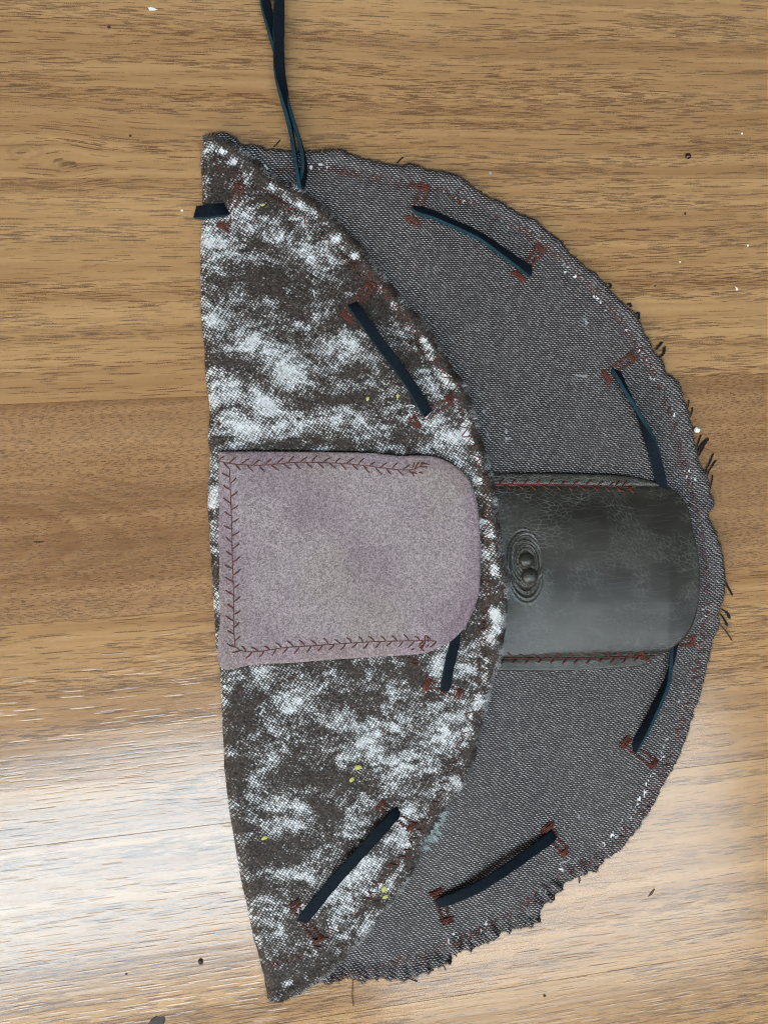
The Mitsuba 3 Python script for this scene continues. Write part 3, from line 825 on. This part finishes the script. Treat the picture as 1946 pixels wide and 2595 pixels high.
for i, (o, q) in enumerate([((1074, 474), (1046, 560)), ((1369, 628), (1313, 700)), ((1600, 905), (1534, 955)), ((1757, 1624), (1700, 1632)), ((1655, 1936), (1584, 1880)), ((1432, 2162), (1386, 2098)), ((1132, 2334), (1108, 2264))]):
    buttonhole(SL, o, q, 2.6, z_lining, 3.3, 200 + i, 0.8)
for k in range(5):
    a = PP([(1744 + 4 * g.normal(), 1280 + 9 * g.normal())], 2.6)[0]
    stitch(SL, a, a + np.array([g.uniform(0.2, 1.4), g.uniform(-1.8, 1.8)]), z_lining, 0.2, 0.3, 0.4)
for i, (o, q) in enumerate([((608, 472), (566, 572)), ((938, 722), (878, 803)), ((1140, 1014), (1054, 1068)), ((1162, 1758), (1081, 1733)), ((1045, 2098), (963, 2040)), ((806, 2384), (746, 2298))]):
    buttonhole(SV, o, q, 5.6, z_flap, 2.9, 300 + i, 0.55)


# pile hairs standing off the cut edge of the velvet, and lint along the lining's edge
def edge_hairs(parent, curve, zf, count, length, width, cols, seed, inset, name, spread=0.7, up=0.35):
    g = np.random.default_rng(seed)
    t = np.gradient(curve, axis=0)
    t /= np.linalg.norm(t, axis=1, keepdims=True)
    n = np.column_stack([t[:, 1], -t[:, 0]])
    c = curve.mean(0)
    if np.mean(np.sum(n * (curve - c), 1)) < 0:
        n = -n
    i = g.integers(0, len(curve), count)
    off = g.random(count) * inset
    xy = curve[i] - n[i] * off[:, None]
    z = zf(xy)
    z = z - g.random(count) * np.where(off < 0.3, np.maximum(z - 0.5, 0) * 0.7, 0.1)
    d = np.column_stack([n[i] + g.normal(0, spread, (count, 2)), g.normal(up, 0.4, count)])
    L = length * (0.4 + 1.0 * g.random(count))
    v, f = hairs(np.column_stack([xy, z]), d, L, np.full(count, width))
    lo, hi, p = cols
    clump = n1(i * 0.35, seed, 5.0) + 0.5
    k = np.clip(g.random(count) * 0.7 + (clump - 0.5) * 1.6 * p, 0, 1) ** 1.5
    col = np.asarray(lo)[None] * (1 - k[:, None]) + np.asarray(hi)[None] * k[:, None]
    put(parent + '__' + name, (v, f), 'fuzz', smooth=False, color=np.repeat(col, 4, 0), kind='stuff')


edge_hairs(SV, flap_free, z_flap, 9000, 0.95, 0.045, ((0.022, 0.016, 0.013), (0.55, 0.55, 0.55), 1.0), 81, 2.6, 'pile_fuzz')
edge_hairs(SV, flap_fold, z_flap, 1500, 0.45, 0.035, ((0.03, 0.022, 0.018), (0.5, 0.5, 0.5), 1.0), 82, 1.0, 'pile_fuzz')
edge_hairs(SL, lin_edge, z_lining, 700, 2.0, 0.03, ((0.012, 0.011, 0.012), (0.2, 0.18, 0.17), 0.6), 86, 0.6, 'edge_lint', 1.0, 0.2)
edge_hairs(SL, lin_edge, z_lining, 6500, 0.75, 0.05, ((0.012, 0.011, 0.012), (0.12, 0.10, 0.09), 0.6), 83, 0.7, 'edge_lint')
g = np.random.default_rng(84)
tuft = []
for k in range(900):
    q = PP([(1130 - 55 * g.random() + 10 * g.normal(), 2045 + 110 * g.random())], 4)[0]
    tuft.append(q)
tuft = np.array(tuft)
dist, ii = K_FREE.query(tuft)
tuft = flap_free[ii] + (tuft - flap_free[ii]) * 0.25
hv, hf = hairs(np.column_stack([tuft, z_flap(tuft)]), np.column_stack([g.normal(0.8, 0.5, len(tuft)), g.normal(-0.5, 0.5, len(tuft)), g.normal(0.2, 0.3, len(tuft))]), 0.6 + 1.5 * g.random(len(tuft)), np.full(len(tuft), 0.03))
put(SV + '__pale_tuft', (hv, hf), 'fuzz', smooth=False, color=np.tile([[0.42, 0.50, 0.50]], (len(hv), 1)), kind='stuff', label='pale bluish tuft of backing fibre on the frayed lower edge')
# short hairs over the whole face of the velvet and the suede
g = np.random.default_rng(85)
x0, y0 = flap_outline.min(0)
x1, y1 = flap_outline.max(0)
q = np.column_stack([g.uniform(x0, x1, 60000), g.uniform(y0, y1, 60000)])
q = q[shapely.contains_xy(shapely.Polygon(flap_outline).buffer(-1.0), q[:, 0], q[:, 1]) & ~shapely.contains_xy(shapely.Polygon(suede_outline).buffer(-1.0), q[:, 0], q[:, 1])][:15000]
hv, hf = hairs(np.column_stack([q, z_flap(q)]), np.column_stack([g.normal(0, 1, (len(q), 2)), g.normal(0.45, 0.25, len(q))]), 0.35 + 0.5 * g.random(len(q)), np.full(len(q), 0.022))
k = g.random(len(q)) ** 2
put(SV + '__pile_fuzz', (hv, hf), 'fuzz', smooth=False, color=np.repeat(np.array([[0.03, 0.022, 0.018]]) * (1 - k[:, None]) + np.array([[0.5, 0.48, 0.45]]) * k[:, None], 4, 0), kind='stuff')
q = np.column_stack([g.uniform(-60, 60, 60000), g.uniform(-60, 30, 60000)])
sp = shapely.Polygon(suede_outline)
q = q[shapely.contains_xy(sp, q[:, 0], q[:, 1])]
hv, hf = hairs(np.column_stack([q, z_suede(q)]), np.column_stack([g.normal(0, 1, (len(q), 2)), g.normal(0.35, 0.25, len(q))]), 0.3 + 0.5 * g.random(len(q)), np.full(len(q), 0.024))
k = g.random(len(q))
put(SS + '__nap', (hv, hf), 'fuzz', smooth=False, color=np.repeat(np.array([[0.15, 0.115, 0.12]]) * (1 - k[:, None]) + np.array([[0.42, 0.355, 0.365]]) * k[:, None], 4, 0), kind='stuff')


# frayed yarns at the cut edge of the lining
def fray(pts, r=0.16, strands=1, seed=0, bsdf='black_yarn', z0=0.9, label=None, spread=0.25):
    g = np.random.default_rng(seed)
    out = []
    for s in range(strands):
        q = PP(pts, 0.8)
        q = q + g.normal(0, spread, 2)[None] * (1 if strands > 1 else 0) * np.linspace(0.3, 1, len(q))[:, None]
        c = spline(q, 0.18)
        m = len(c)
        c = c + 0.05 * g.normal(0, 1, c.shape)
        z = np.linspace(z0, 0.35, m) + 0.12 * g.normal(0, 1, m)
        out.append(tube(np.column_stack([c, np.maximum(z, 0.2)]), r, 5, taper=0.8 + 0.35 * (np.arange(m) % 4 < 2)))
    put(SL + '__fray_thread', join(out), bsdf, label=label)


for i, (pts, st) in enumerate([([(1740, 1040), (1745, 1028), (1747, 1014)], 1), ([(1748, 1058), (1755, 1045), (1758, 1032)], 2), ([(1762, 1140), (1770, 1122), (1778, 1100)], 2), ([(1766, 1145), (1780, 1125), (1795, 1112)], 4), ([(1770, 1155), (1782, 1135), (1792, 1118)], 3),
        ([(1785, 1198), (1797, 1180), (1810, 1152)], 3), ([(1790, 1205), (1800, 1186), (1814, 1164)], 2), ([(1798, 1240), (1804, 1222), (1807, 1205)], 2), ([(1836, 1470), (1845, 1485), (1858, 1506)], 3), ([(1830, 1545), (1842, 1552), (1850, 1566)], 5),
        ([(1826, 1556), (1838, 1572), (1846, 1586)], 4), ([(1826, 1585), (1840, 1600), (1857, 1624)], 1), ([(1468, 2222), (1470, 2234), (1469, 2240)], 1), ([(1289, 2358), (1292, 2366), (1291, 2370)], 1), ([(1115, 2446), (1124, 2450), (1130, 2461)], 1),
        ([(1066, 2466), (1083, 2464), (1100, 2463)], 1), ([(1028, 2480), (1043, 2484), (1058, 2491)], 1), ([(1148, 2418), (1155, 2423), (1158, 2428)], 1), ([(1185, 2405), (1193, 2409), (1197, 2411)], 1), ([(694, 372), (702, 362), (710, 352)], 1), ([(1006, 412), (1014, 402), (1022, 395)], 3),
        ([(1662, 885), (1672, 875), (1678, 868)], 6), ([(1672, 905), (1682, 895), (1684, 880)], 6), ([(1590, 772), (1597, 768), (1600, 776)], 5), ([(1612, 795), (1620, 792), (1622, 805)], 5), ([(735, 2500), (725, 2506), (716, 2512)], 1), ([(1545, 728), (1550, 722), (1546, 717)], 4)]):
    fray(pts, 0.17, st, 400 + i)
fray([(893, 2470), (895, 2490), (893, 2520), (896, 2553)], 0.13, 1, 470, 'rust_thread', 1.2, label='loose rust red thread end hanging below the hem')


# ------------------------------------------------------------------ the drawstring: flat suede lace
BLACK, TEAL = np.array([0.0050, 0.0085, 0.0135]), np.array([0.0135, 0.038, 0.050])


def lace(pts, width=3.5, thick=1.35, seed=0, both_teal=True, label=None):
    """pts: rows of photo x, y, height of the middle in mm, roll in degrees."""
    a = np.asarray(pts, float)
    w = np.column_stack([P(a[:, 0], a[:, 1], a[:, 2]), a[:, 3]])
    c = spline(w, 0.5)
    p, roll = c[:, :3], np.radians(c[:, 3])
    t = np.gradient(p, axis=0)
    t /= np.linalg.norm(t, axis=1, keepdims=True)
    side = np.cross(t, [0, 0, 1.0])
    side /= np.linalg.norm(side, axis=1, keepdims=True) + 1e-9
    up = np.cross(side, t)
    s2 = side * np.cos(roll)[:, None] + up * np.sin(roll)[:, None]
    u2 = -side * np.sin(roll)[:, None] + up * np.cos(roll)[:, None]
    g = np.random.default_rng(seed)
    n = len(p)
    hw = width / 2 * (1 + 0.05 * (2 * n1(np.arange(n) * 0.5, seed, 3.0)))
    hw = hw + 0.03 * g.normal(0, 1, n)
    ht = np.full(n, thick / 2)
    ch = 0.16
    # corners; the flat faces and the cut edges get vertices of their own so that each keeps its colour
    prof = []
    for sx, sz, colr in ((-1, 1, 0), (-0.5, 1.03, 0), (0, 1.05, 0), (0.5, 1.03, 0), (1, 1, 0), (1, 1, 1), (1.0, 0, 1), (1, -1, 1), (1, -1, 0), (0, -1, 0), (-1, -1, 0), (-1, -1, 1), (-1.0, 0, 1), (-1, 1, 1)):
        prof.append((sx, sz, colr))
    m = len(prof)
    v = np.zeros((n, m, 3))
    col = np.zeros((n, m, 3))
    for j, (sx, sz, k) in enumerate(prof):
        inset = ch if (abs(sx) == 1 and k == 0) else 0.0
        drop = ch if (abs(sx) == 1 and abs(sz) == 1 and k == 1) else 0.0
        v[:, j] = p + s2 * (sx * (hw - inset))[:, None] + u2 * (sz * (ht - drop))[:, None]
        shade = (0.75 + 0.5 * g.random(n))[:, None]
        col[:, j] = (TEAL if k else BLACK)[None] * shade
    i, j = np.meshgrid(np.arange(n - 1), np.arange(m), indexing='ij')
    k = (j + 1) % m
    q = np.stack([i * m + j, i * m + k, (i + 1) * m + k, (i + 1) * m + j], -1).reshape(-1, 4)
    f = np.vstack([q[:, [0, 2, 1]], q[:, [0, 3, 2]]])
    jj = np.arange(1, m - 1)
    f = np.vstack([f, np.column_stack([np.zeros(m - 2, int), jj, jj + 1]), np.column_stack([np.full(m - 2, (n - 1) * m), (n - 1) * m + jj + 1, (n - 1) * m + jj])])
    V, C = v.reshape(-1, 3), col.reshape(-1, 3)
    V[:, 2] = np.maximum(V[:, 2], 0.05)
    # fine nap along the two edges
    put('drawstring__strand', (V, f), 'lace_suede', smooth=True, color=C, label=label)
    rows = g.integers(2, n - 2, n * 5)
    sg = g.choice([-1, 1], n * 5)
    base = p[rows] + s2[rows] * (sg * hw[rows])[:, None] + u2[rows] * (g.uniform(-1, 1, n * 5) * ht[rows])[:, None]
    hv, hf = hairs(base, s2[rows] * sg[:, None] + g.normal(0, 0.7, (n * 5, 3)), 0.12 + 0.22 * g.random(n * 5), np.full(n * 5, 0.025))
    LACE_NAP.append((hv, hf))


LACE_NAP = []
# the loop that runs off the top of the picture
lace([(655, -330, 2.0, 10), (664, -120, 2.0, 14), (672, 0, 2.1, 18), (690, 76, 2.0, 30), (706, 150, 1.6, 62), (717, 223, 1.7, 86), (738, 292, 2.0, 84), (757, 350, 2.9, 78), (770, 405, 4.5, 72), (768, 445, 4.8, 70), (756, 488, 3.0, 60)], seed=1, label='strand of the loop, turned on its cut edge near the cloth')
lace([(700, -330, 3.2, 0), (704, -120, 3.3, 2), (707, 0, 3.4, 0), (706, 88, 3.6, 4), (708, 176, 3.7, 12), (719, 240, 3.6, 40), (731, 300, 3.0, 70), (741, 352, 3.4, 78), (751, 420, 5.2, 80), (758, 460, 5.3, 78), (766, 490, 3.2, 60)], seed=2, label='upper strand of the loop lying over the other one')
# lengths showing on the velvet
lace([(498, 538, 4.2, 0), (512, 537, 6.0, 0), (535, 535, 6.9, 0), (556, 532, 6.3, 0), (580, 529, 3.8, 0)], width=4.0, seed=3, label='lace end wrapping round the folded edge')
lace([(888, 764, 3.6, 0), (901, 782, 6.4, 0), (925, 815, 7.6, -6), (963, 870, 8.0, -10), (1005, 925, 7.9, -6), (1040, 975, 7.4, 0), (1073, 1030, 6.6, 0), (1084, 1049, 5.0, 0), (1092, 1064, 3.0, 0)], width=3.4, seed=4)
lace([(1156, 1590, 5.9, 0), (1152, 1630, 6.2, 0), (1144, 1662, 6.6, 0), (1136, 1700, 6.9, 2), (1129, 1738, 6.0, 0), (1126, 1757, 3.4, 0)], width=3.2, seed=5)
lace([(1012, 2050, 3.2, 0), (1000, 2066, 6.0, 8), (965, 2105, 7.6, 6), (925, 2150, 8.0, 2), (880, 2197, 8.1, 0), (830, 2255, 7.7, 2), (790, 2305, 7.0, 4), (770, 2328, 6.0, 4), (757, 2342, 3.0, 0)], width=3.5, seed=6)
# lengths showing on the lining
lace([(1050, 521, 1.2, 10), (1062, 532, 3.3, 24), (1100, 545, 4.6, 32), (1140, 563, 5.2, 36), (1213, 597, 5.5, 34), (1277, 641, 5.1, 28), (1318, 670, 4.0, 16), (1336, 682, 2.8, 4), (1348, 690, 1.0, 0)], width=3.5, seed=7)
lace([(1556, 936, 1.4, 20), (1566, 950, 3.4, 36), (1585, 988, 4.6, 50), (1606, 1025, 5.0, 62), (1626, 1066, 5.1, 80), (1642, 1102, 4.9, 112), (1655, 1140, 4.4, 138), (1665, 1175, 4.0, 150), (1674, 1215, 3.7, 158), (1680, 1250, 3.2, 160)], width=3.6, seed=8)
lace([(1712, 1610, 3.0, 25), (1706, 1652, 3.5, 40), (1700, 1690, 4.0, 58), (1690, 1730, 4.4, 84), (1673, 1770, 4.7, 98), (1654, 1810, 4.7, 104), (1634, 1850, 4.4, 112), (1613, 1886, 3.3, 122), (1603, 1902, 1.4, 126)], width=3.4, seed=9)
lace([(1405, 2110, 1.2, 0), (1391, 2126, 3.3, -10), (1345, 2160, 4.8, -24), (1277, 2208, 5.6, -28), (1215, 2247, 5.2, -22), (1160, 2272, 4.2, -12), (1122, 2286, 3.2, -4), (1106, 2290, 1.2, 0)], width=3.4, seed=10)
hv, hf = join(LACE_NAP)
put('drawstring__nap', (hv, hf), 'fuzz', smooth=False, color=np.tile([[0.014, 0.024, 0.032]], (len(hv), 1)), kind='stuff')
labels['drawstring_pouch'] = {'label': 'round velvet drawstring pouch folded in half with mauve suede and dark leather pockets', 'category': 'pouch'}
labels['drawstring'] = {'label': 'flat black suede lace threaded through the rust stitched buttonholes of the pouch', 'category': 'drawstring'}


# ------------------------------------------------------------------ bits lying about
def lump(px, py, z, size, seed, squash=0.6, rough=0.25, stretch=1.0, turn=0.0, sub=2):
    m = trimesh.creation.icosphere(subdivisions=sub, radius=1.0)
    v = np.array(m.vertices)
    v *= (1 + rough * 2 * (meshkit.noise(v * 1.7 + seed, seed) - 0.5))[:, None]
    v *= np.array([size * stretch, size, size * squash])
    a = math.radians(turn)
    v[:, :2] = v[:, :2] @ np.array([[math.cos(a), math.sin(a)], [-math.sin(a), math.cos(a)]])
    c = P(px, py, z + size * squash)
    v += c - np.array([0, 0, size * squash + v[:, 2].min() * 0 - size * squash])
    return v, np.array(m.faces)


def flat_bsdf(c, rough=0.6, spec=0.4):
    return {'type': 'twosided', 'bsdf': {'type': 'principled', 'base_color': rgb(*c), 'roughness': rough, 'specular': spec}}


scene['dark_resin'] = flat_bsdf((0.030, 0.006, 0.006), 0.16, 0.6)
scene['white_chip'] = flat_bsdf((0.78, 0.77, 0.70))
scene['dark_crumb_matter'] = flat_bsdf((0.035, 0.026, 0.020))
scene['yellow_seed_husk'] = flat_bsdf((0.42, 0.40, 0.09))
scene['white_fibre'] = flat_bsdf((0.78, 0.78, 0.80))
scene['grey_chip'] = flat_bsdf((0.28, 0.34, 0.42))
scene['brown_chip'] = flat_bsdf((0.10, 0.045, 0.020))
put('bead', lump(1744, 394, 0, 1.05, 1, 0.75, 0.12), 'dark_resin', label='glossy dark red bead on the wood right of the pouch top', cat='bead')


def chip(px, py, outline, thick, bsdf, label, cat, z=0.02):
    c = P(px, py, z)[:2]
    q = np.asarray(outline, float) + c
    put(cat_key(cat), trimesh.creation.extrude_polygon(shapely.Polygon(q), thick).apply_translation([0, 0, z]), bsdf, smooth=False, label=label, cat=cat)


def cat_key(cat):
    return cat.replace(' ', '_')


chip(387, 22, [(-1.5, 0.45), (-0.2, 0.5), (1.5, 0.1), (0.6, -0.35), (-1.0, -0.5)], 0.12, 'white_chip', 'flat white paint flake on the wood near the top left edge', 'flake')
chip(1867, 732, [(-0.6, 0.9), (0.4, 0.2), (0.5, -0.5), (-0.2, -0.6)], 0.12, 'white_chip', 'small white flake on the wood near the right edge', 'flake')
chip(1242, 438, [(-0.45, 0.4), (0.4, 0.35), (0.5, -0.3), (-0.3, -0.45)], 0.25, 'grey_chip', 'blue grey chip on the wood above the lining edge', 'chip')
chip(1651, 2263, [(-1.3, -1.3), (-0.7, -0.2), (0.9, 1.4), (1.2, 1.0), (0.1, -0.7)], 0.18, 'brown_chip', 'reddish brown splinter on the wood below right of the pouch', 'splinter')
CR = [(276, 67, 0.42, 'dark crumb on the wood near the white flake'), (330, 343, 0.33, 'dark crumb on the wood left of the pouch tip'), (1736, 540, 0.35, 'dark crumb on the wood below the dark red bead'), (508, 2440, 0.75, 'large dark crumb on the wood left of the pouch bottom tip'),
      (1380, 2525, 0.42, 'dark crumb on the wood near the bottom edge'), (320, 2470, 0.3, 'tiny dark crumb on the glossy wood at lower left'), (1660, 724, 0.28, 'tiny dark crumb on the wood beside the upper right lining edge')]
for i, (px, py, s, lab) in enumerate(CR):
    put('crumb', lump(px, py, 0, s, 20 + i, 0.6, 0.4, 1.2, 40 * i, 1), 'dark_crumb_matter', smooth=False, label=lab, cat='crumb')
put('crumb', lump(398, 2592, -0.1, 1.5, 44, 0.12, 0.5, 1.7, 8), 'dark_crumb_matter', label='dark smear of dirt on the wood at the bottom left edge', cat='smear')
PC = [(461, 532, 0.34, 'pale crumb on the wood left of the short lace end'), (1723, 663, 0.34, 'pale crumb on the wood below the reddish dots'), (1880, 337, 0.34, 'pale crumb on the wood right of the dark red bead'), (1895, 621, 0.34, 'pale crumb near the right edge above the white flake')]
for i, (px, py, s, lab) in enumerate(PC):
    put('pale_crumb', lump(px, py, 0, s, 60 + i, 0.6, 0.4, 1.3, 35 * i, 1), 'white_chip', smooth=False, label=lab, cat='crumb')
put('lint_ball', lump(1766, 1089, 0.4, 1.0, 77, 0.7, 0.35, 1.1, 20), 'white_chip', label='white lint ball beside the frayed right edge of the lining', cat='lint')


def zf_at(px, py, z=5.6):
    return float(z_flap(PP([(px, py)], z))[0])


SD = [(908, 1945, 0.95, 10, 'larger yellow seed husk on the velvet below the suede pocket'), (891, 1977, 0.85, 50, 'thin yellow seed husk just below the larger one on the velvet'), (670, 2124, 0.85, 20, 'lone yellow seed husk on the velvet near the lower fold'),
      (974, 2254, 1.0, 70, 'yellow seed husk caught in the lower velvet seam'), (976, 2274, 0.8, 40, 'small yellow husk just under the one caught in the lower seam'), (667, 518, 0.55, 30, 'tiny yellow husk on the velvet right of the short lace end'), (932, 1010, 0.6, 60, 'tiny yellow husk on the velvet left of the long upper lace'), (1008, 1003, 0.65, 75, 'tiny yellow husk nearest the long upper lace')]
for i, (px, py, s, tn, lab) in enumerate(SD):
    put('seed_husk', lump(px, py, zf_at(px, py), s * 0.8, 90 + i, 0.4, 0.35, 1.5, tn, 1), 'yellow_seed_husk', smooth=True, label=lab, cat='seed')
q = PP([(1028, 1029), (1040, 1026), (1051, 1029), (1040, 1034), (1036, 1043), (1050, 1059), (1073, 1070), (1092, 1078), (1110, 1082)], 6.2)
c = spline(q, 0.4)
put('white_thread', tube(np.column_stack([c, np.maximum(z_flap(c), 0) + 0.45 + 0.25 * np.sin(np.arange(len(c)) * 0.5)]), 0.11, 5), 'white_fibre', label='curled white thread on the velvet above the suede pocket', cat='thread')
q = PP([(792, 733), (797, 738), (795, 746), (799, 752)], 6.2)
c = spline(q, 0.3)
put('white_thread', tube(np.column_stack([c, z_flap(c) + 0.35]), 0.10, 5), 'white_fibre', label='tiny white thread curl in the dark velvet of the upper flap', cat='thread')
